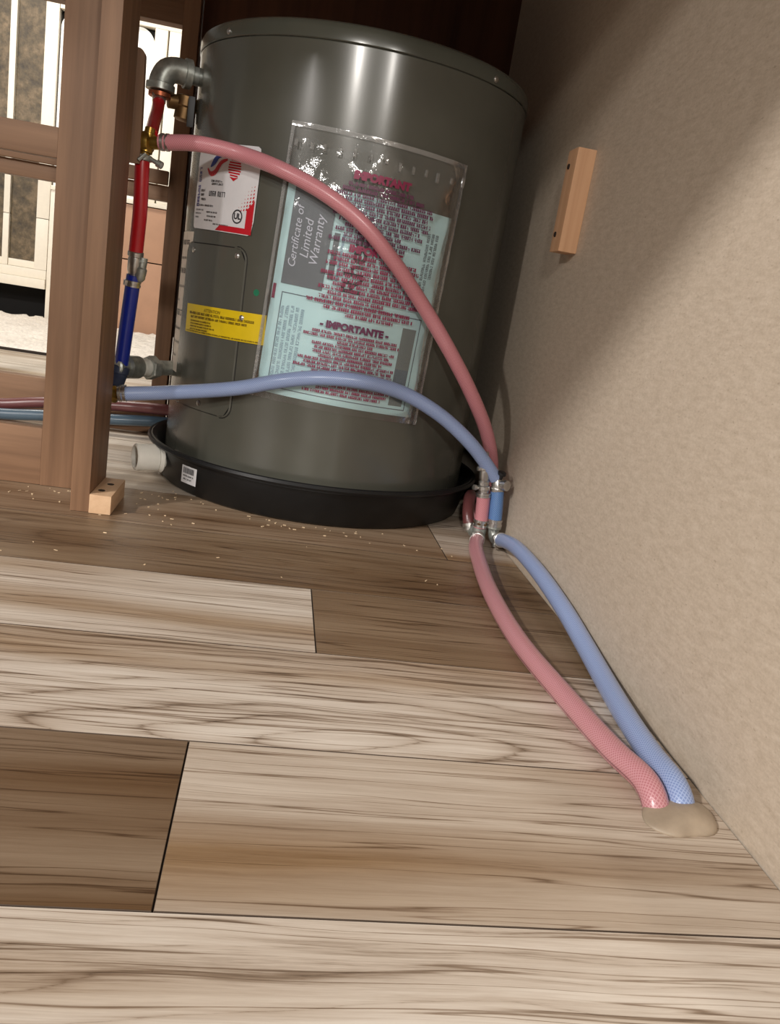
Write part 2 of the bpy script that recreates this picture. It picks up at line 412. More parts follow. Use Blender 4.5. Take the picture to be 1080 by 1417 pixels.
# ================================================================== SETTING
floor = boxobj('floor', (-2.2, .36, -.35, 3.98, -.03, -.004), MT['slab'], None, 0, kind='structure')
PW = .1535; Y0 = .338
def plank(x0, x1, y0, y1, col, fig=(0, 0, 0)):
    c = .0007; L_ = (x1-x0)/2; W_ = (y1-y0)/2
    v = []
    for (l, w_, z) in ((L_-.0003, W_-.0003, -.004), (L_-.0003, W_-.0003, -.0008), (L_-c, W_-c, 0)):
        v += [(-l, -w_, z), (l, -w_, z), (l, w_, z), (-l, w_, z)]
    f = [(8, 9, 10, 11)]
    for k in (0, 4):
        for i in range(4): j = (i+1) % 4; f.append((k+i, k+j, k+4+j, k+4+i))
    me = bpy.data.meshes.new('plank'); me.from_pydata(v, [], f); me.materials.append(MT['plank']); me.materials.append(MT['joint'])
    for p in me.polygons: p.material_index = 0 if p.index == 0 else 1
    o = bpy.data.objects.new('plank', me); COL.objects.link(o); o.parent = floor
    o.location = Vector(((x0+x1)/2, (y0+y1)/2, 0))-ORG[floor]
    o.color = lin(col)
    o['figure'] = float(fig[0]); o['figure_x'] = float(fig[1]-(x0+x1)/2); o['figure_y'] = float(fig[2]-(y0+y1)/2)
LIGHT = (238, 234, 228); PALE = (246, 240, 232); MID = (224, 214, 202); BRN = (180, 160, 138); DRK = (160, 142, 122); UMB = (160, 140, 116)
rows = {  # row: joint positions and tones, left to right (cut by the right wall)
    -4: ([-.5, .2], [MID, LIGHT, BRN]), -3: ([-.7, .1], [LIGHT, MID, LIGHT]), -2: ([-.35], [BRN, MID]),
    -1: ([-.62], [MID, PALE]), 0: ([-.947, -.027], [MID, DRK, MID]), 1: ([-.43], [MID, PALE]),
    2: ([-.857, .063], [MID, PALE, UMB]), 3: ([-.52], [LIGHT, UMB]), 4: ([-.68, .239], [MID, BRN, MID]),
    5: ([-.40], [PALE, PALE]), 6: ([-.86, .06], [MID, PALE, MID]), 7: ([-.55], [BRN, LIGHT]), 8: ([-.3], [LIGHT, LIGHT])}
figs = {(1, 1): (1., .075, .508), (-1, 1): (.7, .30, .13), (3, 1): (.6, -.02, .88)}
for r in range(-4, 14):
    joints, tones = rows.get(r, ([random.uniform(-1.2, -.2)], [LIGHT, LIGHT]))
    xs = [-2.1]+joints+[.3325]
    if xs[1]-xs[0] > 1.0: xs.insert(1, xs[1]-.92); tones = [MID]+tones
    off = len(xs)-len(rows.get(r, ([0], 0))[0])-2
    y0 = Y0+r*PW
    for i in range(len(xs)-1):
        plank(xs[i], xs[i+1], y0, y0+PW, tones[i], figs.get((r, i-off), (0, 0, 0)))

boxobj('wall_right', (.333, .352, -.12, 1.551, -.004, .900), MT['wallpaper'], None, .0006, kind='structure')
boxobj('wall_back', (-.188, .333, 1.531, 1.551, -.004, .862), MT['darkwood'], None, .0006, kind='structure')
boxobj('counter_slab', (-1.1, .36, .15, 1.60, .862, .900), MT['frame_x'], None, .001, kind='structure')  # unseen counter slab; its front edge shades the wall and heater

# the two face frames, one before and one behind the heater
def face_frame(name, label, y0, y1, x_l, stiles, rails, mt, mtx):
    t = thing(name, label, 'frame', ((stiles[0][0]+stiles[0][1])/2, (y0+y1)/2, 0))
    for a, b in stiles: boxobj('stile', (a, b, y0, y1, 0.0005, .8615), mt, t)
    for (a, b, z0, z1) in rails: boxobj('rail', (a, b, y0+.0012, y1-.0012, z0, z1), mtx, t)
    return t
near = face_frame('cabinet_frame', 'brown stained open cabinet face frame left of the grey water heater', 1.068, 1.090, -.9,
    [(-.2815, -.212), (-.93, -.88)], [(-.88, -.2815, .0005, .0745), (-.88, -.2815, .3965, .4300), (-.88, -.2815, .79, .8615)], MT['frame'], MT['frame_x'])
q = MB(); q.box(-.2210, -.1995, .974, 1.0675, .0005, .8615, .0012)
post = q.build('post', MT['frame'], near)
# mounting board with a rounded corner, fixed behind the post
bm = bmesh.new(); prof = []
for i in range(7): a = math.pi/2*i/6; prof.append((-.1955-.008+.008*math.sin(a), .5350-.008+.008*math.cos(a)))
prof = [(-.2215, .4090), (-.2215, .5350)]+prof+[(-.1925, .4090)]
MBq = MB(); nP = len(prof)
MBq.add([(x, 1.0910, z) for x, z in prof]+[(x, 1.103, z) for x, z in prof], [tuple(range(nP)), tuple(reversed(range(nP, 2*nP)))]+[(i, i+nP, (i+1) % nP+nP, (i+1) % nP) for i in range(nP)])
bm.free()
# a spacer carries the board between post and stile
MBq.build('mounting_board', MT['frame'], near, smooth=False)

far = face_frame('cabinet_frame', 'shaded brown face frame behind the water heater, opening to the bright room', 1.500, 1.530, -.9,
    [(-.2150, -.1885), (-.93, -.88)], [(-.88, -.215, .0005, .072), (-.88, -.215, .3985, .4230), (-.88, -.215, .668, .72), (-.88, -.215, .80, .8615)], MT['frame'], MT['frame_x'])
boxobj('rail', (-.88, -.2152, 1.487, 1.4995, .4232, .4450), MT['frame_x'], far)

# foot block beside the post
t = thing('wood_block', 'small raw pine block screwed to the floor at the foot of the post', 'block', (-.189, 1.0, 0))
boxobj('block', (-.1992, -.1740, .972, 1.060, .0005, .0235), MT['pine_y'], t, .001)
for (x, y) in ((-.190, .995), (-.186, 1.028)):
    q = MB(); q.lathe([(.0042, 0), (.0042, .0006), (.0015, .0006)], (x, y, .0233), (0, 0, 1), 14); q.build('screw_hole', MT['hole'], t)
# cleat on the wall
t = thing('wood_cleat', 'short pine cleat fixed upright on the beige wall right of the heater', 'cleat', (.322, 1.0, .387))
boxobj('cleat', (.3105, .3329, .985, 1.019, .387, .503), MT['pine'], t, .001)
for z in (.407, .484):
    q = MB(); q.lathe([(.0032, 0), (.0032, .0012), (.0022, .0018), (.0005, .0018)], (.3106, 1.008, z), (-1, 0, 0), 12); q.build('screw', MT['hole'], t)

# ================================================================== WATER HEATER AND PAN
t = thing('drain_pan', 'round black plastic drain pan under the grey water heater', 'pan', (HX, HY, 0))
q = MB(); q.lathe([(.0, .0005), (.228, .0005), (.2325, .004), (.2440, .049), (.2475, .0495), (.2475, .052), (.2530, .0525), (.2540, .055), (.2520, .0585), (.2490, .0578), (.2475, .0590), (.2440, .0572), (.2400, .0535), (.2290, .0075), (.2275, .0060), (.0, .0060)], (HX, HY, 0), n=128)
q.build('basin', MT['pan'], t, auto=40)
q = MB(); d = Vector((-.906, -.42, 0)).normalized(); p0 = Vector((HX, HY, .035))+d*.232
q.lathe([(.010, 0), (.0125, .001), (.0125, .010), (.0195, .0105), (.0205, .012), (.0175, .016), (.0175, .0165), (.0190, .018), (.0190, .047), (.0175, .0485), (.0155, .0485), (.0150, .046), (.0150, .020), (.0, .020)], p0, d, 40)
q.build('drain_fitting', MT['pvc'], t, label='white threaded drain fitting')
pd = Sheet(-46.2, .0312, 0)
lab = pd.rect('barcode_label', -.0145, .0145, -.0125, .0125, .0145, MT['white'], t, nu=4, nv=2)
# follow the pan's slope a little and carry bars
bars = []; u = -.011
while u < .010:
    w_ = random.choice((.0006, .0010, .0014)); bars.append([(u, .001), (u+w_, .001), (u+w_, .009), (u, .009)]); u += w_+random.choice((.0006, .001))
pd.polys('barcode', bars, .0148, MT['ink'], lab); pd.polys('printed_text', letters(-.011, .010, -.0035, .0022)+letters(-.011, .008, -.008, .0022), .0148, MT['ink'], lab)

heater = thing('water_heater', 'tall grey cylindrical electric water heater standing in a black pan', 'water heater', (HX, HY, .006))
q = MB(); q.lathe([(0, .0065), (HR-.004, .0065), (HR, .0105), (HR, .5720), (HR-.0012, .5735), (0, .5735)], (HX, HY, 0), n=160)
q.build('tank_body', MT['tank'], heater)
q = MB(); q.lathe([(0, .5736), (HR+.0002, .5736), (HR+.0012, .5746), (HR+.0012, .5860), (HR-.0010, .5915), (HR-.006, .5950), (HR-.012, .5962), (.12, .5985), (0, .599)], (HX, HY, 0), n=160)
lid = q.build('lid', MT['lid'], heater)
for a in (-52.6, 39.5, 128, 218):
    A = math.radians(a); q = MB()
    q.lathe([(.0038, 0), (.0038, .001), (.0025, .0022), (0, .0024)], (HX+(HR+.001)*math.sin(A), HY-(HR+.001)*math.cos(A), .5800), (math.sin(A), -math.cos(A), 0), 14)
    q.build('screw', MT['steel'], lid)
# access panel: raised rounded cover with a dark joint round it
ap = Sheet(-51.5, .2245, 0)
def rrect(hw, hh, r, n=6):
    out = []
    for cx, cy, a0 in ((hw-r, hh-r, 0), (-hw+r, hh-r, 90), (-hw+r, -hh+r, 180), (hw-r, -hh+r, 270)):
        for i in range(n+1): a = math.radians(a0+90*i/n); out.append((cx+r*math.cos(a), cy+r*math.sin(a)))
    return out
def panel(sheet, name, hw, hh, r, off, mt, parent):
    v = []; f = []; loops = [(0.0, -.0005), (.0008, off*.8), (.0022, off)]
    k = 0
    for ins, o_ in loops:
        R2 = rrect(hw-ins, hh-ins, max(.001, r-ins)); k = len(R2)
        v += [sheet.at(x, y, o_) for x, y in R2]
    for a in range(2):
        for i in range(k): j = (i+1) % k; f.append((a*k+i, a*k+j, (a+1)*k+j, (a+1)*k+i))
    # inner strips keep to the curve of the tank
    base = 2*k; M_ = 16; grid = {}
    hw2, hh2 = hw-.0022, hh-.0022
    inner = [(x, y) for x, y in rrect(hw2, hh2, max(.001, r-.0022))]
    xsN = [-hw2+(2*hw2)*i/M_ for i in range(M_+1)]
    def ymax(x):
        rr = max(.001, r-.0022); e = abs(x)-(hw2-rr)
        return hh2 if e <= 0 else hh2-rr+math.sqrt(max(0, rr*rr-e*e))
    b0 = len(v)
    for x in xsN: v.append(sheet.at(x, -ymax(x), off)); v.append(sheet.at(x, ymax(x), off))
    for i in range(M_): a = b0+2*i; f.append((a, a+2, a+3, a+1))
    return obj(name, v, f, mt, parent, auto=30)
hw = .0690; hh = .1085
panel(ap, 'panel_joint', hw+.0014, hh+.0014, .0185, .0003, MT['groove'], heater)
apo = panel(ap, 'access_panel', hw, hh, .017, .0016, MT['tank'], heater)
for th, z in ((-33.6, .2482), (-49, .1270), (-62, .322), (-38, .322)):
    A = math.radians(th); q = MB()
    q.lathe([(.0036, 0), (.0036, .001), (.002, .002), (0, .0021)], (HX+(HR+.0014)*math.sin(A), HY-(HR+.0014)*math.cos(A), z), (math.sin(A), -math.cos(A), 0), 12)
    q.build('screw', MT['steel'], heater)
gd = Sheet(-29.5, .2819, 0)
gd.polys('green_dot', [[(.0042*math.cos(a*math.pi/8), .0042*math.sin(a*math.pi/8)) for a in range(16)]], .0004, MT['green'], heater, label='small round green dot sticker')

# white sticker
sk = Sheet(-48.6, .4000, -1.2); off = .0022
logo = sk.rect('sticker', -.0630, .0620, -.0515, .0520, .0018, MT['white'], heater, nu=20, nv=6, rad=.008, label='white sticker with a red and blue swoosh')
def band(pts, wd):
    out = []
    P = resample([(x, y, 0) for x, y in pts], .002)
    for a, b in zip(P, P[1:]):
        out.append((a, b))
    quads = []
    for i in range(len(P)-1):
        t_ = i/(len(P)-1); t2 = (i+1)/(len(P)-1)
        d_ = (P[i+1]-P[i]).normalized(); n_ = Vector((-d_.y, d_.x, 0)); w1 = wd(t_); w2 = wd(t2)
        quads.append([(P[i].x+n_.x*w1, P[i].y+n_.y*w1), (P[i].x-n_.x*w1, P[i].y-n_.y*w1), (P[i+1].x-n_.x*w2, P[i+1].y-n_.y*w2), (P[i+1].x+n_.x*w2, P[i+1].y+n_.y*w2)])
    return quads
sk.polys('red_swoosh', band([(-.034, .0225), (-.026, .0165), (-.016, .018), (-.004, .030), (.008, .034)], lambda t: .0012+.0022*math.sin(math.pi*t)), off, MT['red'], logo)
sk.polys('blue_swoosh', band([(-.027, .0245), (-.021, .029), (-.013, .0355), (-.004, .037)], lambda t: .0009+.0032*math.sin(math.pi*min(1, t*1.15))), off, MT['blueink'], logo)
stripes = []
for k in range(7):
    y = .0165+k*.0030; hwid = .0112*max(.3, 1-abs((k-3)/3.6)**2.6)**.5; stripes.append([(.022-hwid, y-.0009), (.022+hwid, y-.0021), (.022+hwid, y-.0003), (.022-hwid, y+.0009)])
stripes.append([(.0145, .0145), (.0225, .0095), (.0300, .0140), (.0225, .0135)])
sk.polys('striped_globe', stripes, off, MT['red'], logo)
vt = letters(-.024, .022, .049, .0070, rot=1)
sk.polys('vertical_wordmark', vt, off, MT['navy'], logo)
tx = []
tx += letters(-.022, .002, .0065, .0026)+letters(-.020, .006, .003, .0026)
tx += letters(-.046, -.034, -.006, .0030)+letters(-.046, -.036, -.011, .0030)+letters(-.044, -.030, -.0165, .0030)
tx += letters(-.058, -.012, -.0235, .0022)
for k, (a, b) in enumerate(((-.057, -.034), (-.057, -.040), (-.057, -.046))): tx += letters(a, b, -.029-k*.0045, .0018)
for k, (a, b) in enumerate(((-.026, -.002), (-.024, -.004), (-.030, -.010))): tx += letters(a, b, -.031-k*.0050, .0019)
tx += letters(-.008, .022, -.0445, .0017)
sk.polys('printed_text', tx, off, MT['ink'], logo)
sk.polys('script_line', letters(-.024, .014, -.0105, .0062), off, MT['ink'], logo)
rc = []
for i in range(9):
    for j in range(12):
        x = .058-i*.0042; y = .006-j*.0042-i*.001
        if y < -.047: continue
        d_ = (58-x*1000)/38+(y*1000+44)/56
        sz = .0032*(1.12-d_)
        if sz > .0003 and not (x < .050 and y < -.024): rc.append([(x-sz, y-sz*.8), (x+sz*.3, y-sz), (x+sz, y+sz*.8), (x-sz*.2, y+sz)])
rc.append([(.0500, -.022), (.0605, -.010), (.0605, -.0505), (.0500, -.0505)])
for i in range(12):
    xa, xb = -.002+.052*i/12, -.002+.052*(i+1)/12
    rc.append([(xa, -.0505), (xb, -.0505), (xb, -.0437 if i else -.047), (xa, -.0437 if i > 1 else -.0505+.0034*i)])
sk.polys('red_halftone', rc, off, MT['red'], logo)
ring = []
for i in range(20):
    a, b = 2*math.pi*i/20, 2*math.pi*(i+1)/20
    ring.append([(.036+.0085*math.cos(a), -.031+.0085*math.sin(a)), (.036+.0085*math.cos(b), -.031+.0085*math.sin(b)), (.036+.0068*math.cos(b), -.031+.0068*math.sin(b)), (.036+.0068*math.cos(a), -.031+.0068*math.sin(a))])
sk.polys('mark_ring', ring, off, MT['ink'], logo); sk.text('mark_letters', 'UL', .036, -.031, .0095, off, MT['ink'], logo, bold=.0004)

# yellow sticker
ye = Sheet(-43.6, .2362, 1.5)
yl = ye.rect('sticker', -.0750, .0755, -.0185, .0185, .0022, MT['yellow'], heater, nu=20, nv=3, label='long yellow warning sticker')
ye.text('heading', 'ATTENTION', -.012, .0125, .0058, .0027, MT['brownink'], yl, shear=.2)
tx = letters(-.064, .060, .0058, .0032)+letters(-.060, .050, .0010, .0030)
for k, b in enumerate((-.012, -.010, -.004, -.018)): tx += letters(-.060, b, -.0036-k*.0036, .0020)
tx += letters(-.070, .068, -.0172, .0018)
ye.polys('printed_text', tx, .0027, MT['brownink'], yl)
# tall pale label at the left edge
rl = Sheet(-74.5, .2500, 0)
rt = rl.rect('rating_label', -.0400, .0400, -.0950, .0950, .0006, MT['old'], heater, nu=12, nv=6, label='tall pale rating label at the left edge')
tx = []
for k, (a, b, h) in enumerate(((-.03, .03, .006), (-.02, .03, .003), (-.03, .02, .007), (-.03, .03, .003), (-.03, .0, .003), (-.03, .03, .008), (-.03, .02, .003), (-.03, .03, .003), (-.03, .01, .003))): tx += letters(a, b, .078-k*.019, h)
rl.polys('printed_text', tx, .0011, MT['ink'], rt)

# ================================================================== PLASTIC BAG AND PAPERS
bg = Sheet(2.8, .3150, -2.4)
sheet_o = thing('instruction_sheet', 'pale blue printed instruction sheet inside the clear bag on the heater', 'paper', tuple(bg.at(0, -.155, .002)))
U0, U1, V0, V1 = -.1055, .1045, -.1555, .0985
pap = bg.rect('sheet', U0, U1, V0, V1, .0022, MT['cyan'], sheet_o, nu=26, nv=4)
o1 = .0026
def frame_line(u0, u1, v0, v1, w_): return [[(u0, v0), (u1, v0), (u1, v0+w_), (u0, v0+w_)]]
lines = []
for (a, b, c, d) in ((-.092, .0905, -.0310, -.0298), (-.092, .0905, -.1480, -.1468), (-.092, -.0908, -.148, -.030), (.0893, .0905, -.148, -.030)):
    n = 16 if b-a > .01 else 1
    for i in range(n): x0 = a+(b-a)*i/n; x1 = a+(b-a)*(i+1)/n; lines.append([(x0, c), (x1, c), (x1, d), (x0, d)])
bg.polys('border_line', lines, o1, MT['greyline'], sheet_o)
bg.rect('printed_box', .0660, .0855, -.1430, -.0440, o1, MT['greybox'], sheet_o, thick=.0002, nu=4, nv=2)
bg.rect('printed_box', .0665, .0850, -.1180, -.0960, o1+.0003, MT['greyline'], sheet_o, thick=.0002, nu=4, nv=1)
tx = []
for k in range(11): tx += [[(y*-1, x) for x, y in []]] if False else []
col = []
for k in range(5):
    for q_ in letters(-.140, -.045, .060+k*.0065, .0040, rot=1): col.append(q_)
bg.polys('faint_column_text', col, o1, MT['faint'], sheet_o)
col = []
for k in range(3): col += letters(-.02+.02*k, .074, -.0790-k*.006, .0040, rot=1)
bg.polys('side_text', col, o1, MT['greyline'], sheet_o)
bg.text('brand_word', 'Rheem', -.008, .030, .034, o1, MT['ink'], sheet_o, rot=90, bold=.0006)
bg.rect('printed_strip', -.0400, -.0330, -.005, .050, o1, MT['greypaper'], sheet_o, thick=.0002, nu=2, nv=1)
bg.rect('printed_strip', -.0300, -.0270, -.005, .050, o1, MT['faint'], sheet_o, thick=.0002, nu=2, nv=1)
bg.rect('edge_tab', -.1045, -.1005, -.0400, -.0220, o1, MT['magenta'], sheet_o, thick=.0002, nu=1, nv=1)

bk = thing('warranty_booklet', 'grey warranty booklet cover lying on the pale blue sheet', 'booklet', tuple(bg.at(-.068, -.02, .003)))
bg.rect('cover', -.0950, -.0435, -.0200, .0930, .0034, MT['greypaper'], bk, nu=8, nv=4)
for k, (wd, uu, vv) in enumerate((('Certificate of', -.0850, .036), ('Limited', -.0715, .036), ('Warranty', -.0590, .036))):
    bg.text('title_text', wd, uu, vv, .0150 if k else .0135, .0039, MT['lilac'], bk, rot=90, shear=.25)

bag = thing('plastic_bag', 'clear plastic document bag with crimson print taped to the grey heater', 'bag', tuple(bg.at(0, -.163, .001)))
random.seed(3)
wr = [[random.uniform(-1, 1) for _ in range(40)] for _ in range(60)]
def film_bulge(i, j):
    e = min(i, 1-i, j*1.6, (1-j)*.9)
    base = .0046*min(1, e/.07)
    k = math.sin(i*23+j*9)*math.sin(j*31-i*7)
    return max(0, base+.0008*k*min(1, e/.06)*(1 if j < .7 else 1.9))
BU0, BU1, BV0, BV1 = -.1125, .1135, -.1640, .1640
bg.rect('film', BU0, BU1, BV0, BV1, .0022, MT['film'], bag, thick=.00015, nu=60, nv=60, bulge=film_bulge)
for (a, b, c, d) in ((BU0, BU1, .1585, .1640), (BU0, BU0+.0045, BV0, .1585), (BU1-.0045, BU1, BV0, .1585)):
    bg.rect('sealed_edge', a, b, c, d, .0034, MT['seal'], bag, thick=.0004, nu=24 if b-a > .1 else 2, nv=2 if b-a > .1 else 24, bulge=lambda i, j: .0006*math.sin(i*40)*math.sin(j*60))
dm = []
for i in range(13):
    u = -.103+i*.0172+random.uniform(-.002, .002); v = .1330+random.uniform(-.003, .004); h = random.uniform(.007, .012); w_ = random.uniform(.0035, .0055)
    dm.append([(u, v), (u+w_, v), (u+w_, v+h), (u, v+h)])
v_ = []; f_ = []
for p in dm:
    k = len(v_)
    v_ += [bg.at(x, y, .0072) for x, y in p]; cx = sum(x for x, y in p)/4; cy = sum(y for x, y in p)/4
    v_ += [bg.at(cx+(x-cx)*.6, cy+(y-cy)*.75, .0088) for x, y in p]
    f_ += [(k+4, k+5, k+6, k+7)]+[(k+i, k+(i+1) % 4, k+4+(i+1) % 4, k+4+i) for i in range(4)]
obj('seal_marks', v_, f_, MT['seal'], bag, smooth=False)
# crimson print on the bag
o2 = .0086
bg.text('heading', 'IMPORTANT', .004, .1180, .0120, o2, MT['magenta'], bag, bold=.0009)
def body(name, c0, vtop, rows_, step, h, mt):
    tx = []
    for k, (a, b) in enumerate(rows_): tx += letters(a, b, vtop-k*step, h, gap=.12, heavy=1.4)
    bg.polys(name, tx, o2, mt, bag)
rw1 = [(-.034, .044), (-.040, .058), (-.046, .072), (-.044, .074), (-.042, .068), (-.030, .074), (-.046, .072), (-.038, .062), (-.030, .066), (-.040, .040), (-.030, .066), (-.046, .046)]
body('printed_text', 0, .1060, rw1, .0058, .0042, MT['magenta_d'])
bg.text('heading', 'IMPORTANT', .012, .0355, .0115, o2, MT['magenta'], bag, bold=.0007)
rw2 = [(-.044, .066), (-.036, .070), (-.044, .060), (-.030, .066), (-.048, .052), (-.040, .070), (-.032, .074), (-.048, .078), (-.036, .080), (-.046, .034), (-.060, .070), (-.038, .074), (-.012, .048)]
body('printed_text', 0, .0250, rw2, .0058, .0042, MT['magenta'])
bg.text('heading', '- IMPORTANTE -', .004, -.0575, .0115, o2, MT['magenta_d'], bag, bold=.0007)
rw3 = [(-.046, .060), (-.056, .064), (-.014, .030), (-.044, .058), (-.040, .052), (-.042, .058), (-.034, .046), (-.058, .062), (-.050, .060), (-.062, .062), (-.040, .056), (-.050, .060), (-.046, .050), (-.054, .062), (-.030, .058), (-.046, .052)]
body('printed_text', 0, -.0685, rw3, .0049, .0035, MT['magenta'])

# ================================================================== PLUMBING
def hose(name, label, pts, r, mt, **kw):
    t = thing(name, label, 'hose', tuple(Vector(min(pts, key=lambda p: p[2]))), **kw)
    q = MB(); q.tube(pts, r, 22, .005); q.build('tube', mt, t, auto=60)
    return t
def clamp(parent, p, d, r, w_=.010, mt=None, ear=True):
    q = MB(); d = Vector(d).normalized(); p = Vector(p)-d*w_/2
    q.lathe([(r, 0), (r+.0009, .0003), (r+.0009, w_*.36), (r+.0002, w_*.42), (r+.0002, w_*.58), (r+.0009, w_*.64), (r+.0009, w_-.0003), (r, w_), (r-.001, w_), (r-.001, 0)], p, d, 28, closed=True)
    if ear:
        o_ = d.orthogonal().normalized(); s = p+d*w_/2+o_*(r+.0018)
        M_ = Matrix.Translation(s) @ d.to_track_quat('Z', 'Y').to_matrix().to_4x4()
        q.box(-.0018, .0018, -.0025, .0025, -w_*.42, w_*.42, .0005, M_)
    return q.build('clamp', mt or MT['steel'], parent)
HRAD = .0092
pinkp = [(-.1700, 1.0900, .4369), (-.1237, 1.0750, .4413), (-.0759, 1.0668, .4382), (-.0224, 1.0355, .4251), (.0306, 1.0195, .4062), (.0768, 1.0153, .3814), (.1225, 1.0197, .3445), (.1732, 1.0300, .2940), (.2143, 1.0300, .2466), (.2547, 1.0400, .1957), (.2873, 1.0600, .1488), (.3096, 1.0850, .1023), (.3190, 1.1100, .0560), (.3060, 1.1150, .0150)]
ph = hose('pink_hose', 'braided pink hose arching from the red tube across the heater front', pinkp, HRAD, MT['pink'])
clamp(ph, (-.1640, 1.0885, .4377), (1, -.2, .08), HRAD)
bluep = [(-.1944, 1.0850, .1292), (-.1267, 1.0800, .1416), (-.0442, 1.0461, .1635), (.0080, 1.0247, .1828), (.0512, 1.0165, .1937), (.1049, 1.0170, .1971), (.1635, 1.0311, .1884), (.2143, 1.0300, .1678), (.2584, 1.0300, .1386), (.2860, 1.0380, .1140), (.3060, 1.0440, .0935)]
bh = hose('blue_hose', 'braided light blue hose crossing low in front of the heater', bluep, HRAD, MT['blue'])
clamp(bh, (-.1905, 1.0850, .1300), (1, -.03, .18), HRAD)
pf = [(.2930, 1.0260, .0125), (.2810, .985, .0115), (.2718, .9218, .0100), (.2604, .8169, .0098), (.2569, .6887, .0098), (.2659, .5886, .0098), (.2765, .5049, .0098), (.2852, .4660, .0092), (.2868, .4520, .0020), (.2872, .4450, -.0130)]
h1 = hose('pink_hose', 'braided pink hose lying along the plank floor beside the blue one', pf, HRAD, MT['pinkline'])
clamp(h1, (.2905, 1.0180, .0122), (-.27, -.96, 0), HRAD)
bf = [(.3215, 1.0220, .0150), (.3210, .985, .0230), (.3210, .9473, .0285), (.3210, .8555, .0299), (.3210, .7618, .0236), (.3205, .6918, .0150), (.3165, .6250, .0098), (.3085, .5509, .0098), (.3056, .5039, .0098), (.3058, .4660, .0092), (.3060, .4520, .0020), (.3060, .4450, -.0130)]
h2 = hose('blue_hose', 'braided light blue hose running along the foot of the right wall', bf, HRAD, MT['blue'])
clamp(h2, (.3214, 1.0150, .0165), (0, -.98, .2), HRAD)
# low junctions by the wall
te = thing('tee_fitting', 'dull metal tee joining the pink hoses at the floor by the pan', 'fitting', (.2965, 1.036, 0))
q = MB(); q.lathe([(.0065, -.016), (.0078, -.013), (.0078, -.006), (.0095, -.004), (.0095, .006), (.0065, .009), (.0065, .020)], (.2968, 1.040, .0170), (.06, 0, 1), 22)
q.lathe([(.0065, 0), (.0085, .002), (.0085, .008), (.0065, .010), (.0065, .016)], (.2960, 1.037, .0125), (-.25, -.95, 0), 20)
q.lathe([(.0065, 0), (.0085, .002), (.0085, .008), (.0065, .010), (.0065, .016)], (.2950, 1.043, .0145), (-.5, .85, .1), 20)
q.build('tee_body', MT['iron'], te)
q = MB(); q.hexnut((.2971, 1.040, .028), (.06, 0, 1), .0105, .006); q.build('nut', MT['oldbrass'], te)
ps = hose('pink_hose', 'short upright pink hose stub capped by a metal barb near the wall', [(.2972, 1.040, .0240), (.2962, 1.040, .0450), (.2932, 1.040, .0720)], HRAD, MT['pink'])
clamp(ps, (.2970, 1.040, .0300), (0, 0, 1), HRAD); clamp(ps, (.2936, 1.040, .0695), (-.12, 0, 1), HRAD, .006)
bv = thing('barb_valve', 'slim silver barbed fitting standing on the short pink hose stub', 'fitting', (.2930, 1.040, .072))
q = MB(); ax = Vector((-.155, 0, 1)).normalized(); b0 = Vector((.2932, 1.040, .0705))
q.lathe([(.0070, 0), (.0070, .005), (.0084, .006), (.0084, .011), (.0068, .012), (.0072, .017), (.0058, .019), (.0066, .022), (.0066, .033), (.0078, .034), (.0078, .037), (.0052, .039), (.0052, .056), (.0042, .0575), (.0032, .0575), (.0032, .050), (.001, .050)], b0, ax, 20)
q.build('barb', MT['steel'], bv)
q = MB(); q.lathe([(.0022, 0), (.0022, .006), (.0034, .0065), (.0034, .010), (.0015, .011)], b0+ax*.034, (-1, -.2, 0), 10); q.lathe([(.0024, 0), (.0024, .005), (.0038, .0055), (.0038, .0095), (.002, .010)], b0+ax*.007+Vector((-.006, 0, 0)), (-1, -.3, .1), 10)
q.build('set_screw', MT['steel'], bv)
el = thing('elbow_fitting', 'dull metal elbow joining the blue hoses low on the wall', 'fitting', (.3165, 1.035, .004))
q = MB(); q.tube([(.3150, 1.035, .0330), (.3160, 1.035, .0200), (.3180, 1.030, .0135), (.3208, 1.018, .0150)], .0075, 18, .002)
q.lathe([(.0085, 0), (.0098, .001), (.0098, .006), (.0085, .007)], (.3152, 1.035, .0255), (0, 0, 1), 20)
q.build('elbow_body', MT['iron'], el)
bs = hose('blue_hose', 'short upright deep blue hose stub close to the right wall', [(.3152, 1.035, .0290), (.3135, 1.036, .0500), (.3112, 1.040, .0760)], HRAD, MT['bluestub'])
clamp(bs, (.3149, 1.035, .0345), (-.05, 0, 1), HRAD)
e2 = thing('elbow_fitting', 'bright silver elbow with a black knob where the blue hose turns down', 'fitting', (.3095, 1.041, .076))
q = MB(); q.tube([(.3112, 1.040, .0745), (.3100, 1.0405, .0835), (.3090, 1.0425, .0900), (.3065, 1.0440, .0940)], .0078, 18, .002)
q.lathe([(.0085, 0), (.0092, .001), (.0092, .006), (.0085, .007)], (.3110, 1.0402, .0755), (-.12, 0, 1), 20)
q.lathe([(.006, 0), (.006, .006), (.0072, .007), (.0072, .012), (.005, .013)], (.3130, 1.038, .0865), (.55, -.8, .1), 16)
q.build('elbow_body', MT['steel'], e2)
q = MB(); q.lathe([(.003, 0), (.003, .006), (.0058, .0065), (.0058, .010), (.004, .011)], (.3110, 1.038, .0940), (.1, -.2, 1), 14); q.build('knob', MT['blackp'], e2)
ds = hose('red_hose', 'dark red hose stub rising behind the tee beside the pan', [(.2875, 1.0560, .0160), (.2840, 1.0620, .0315), (.2870, 1.0850, .0480), (.2980, 1.1200, .0480), (.3150, 1.1700, .0120)], .0080, MT['red_shade'])
clamp(ds, (.2868, 1.0570, .0190), (-.3, .3, 1), .0080)

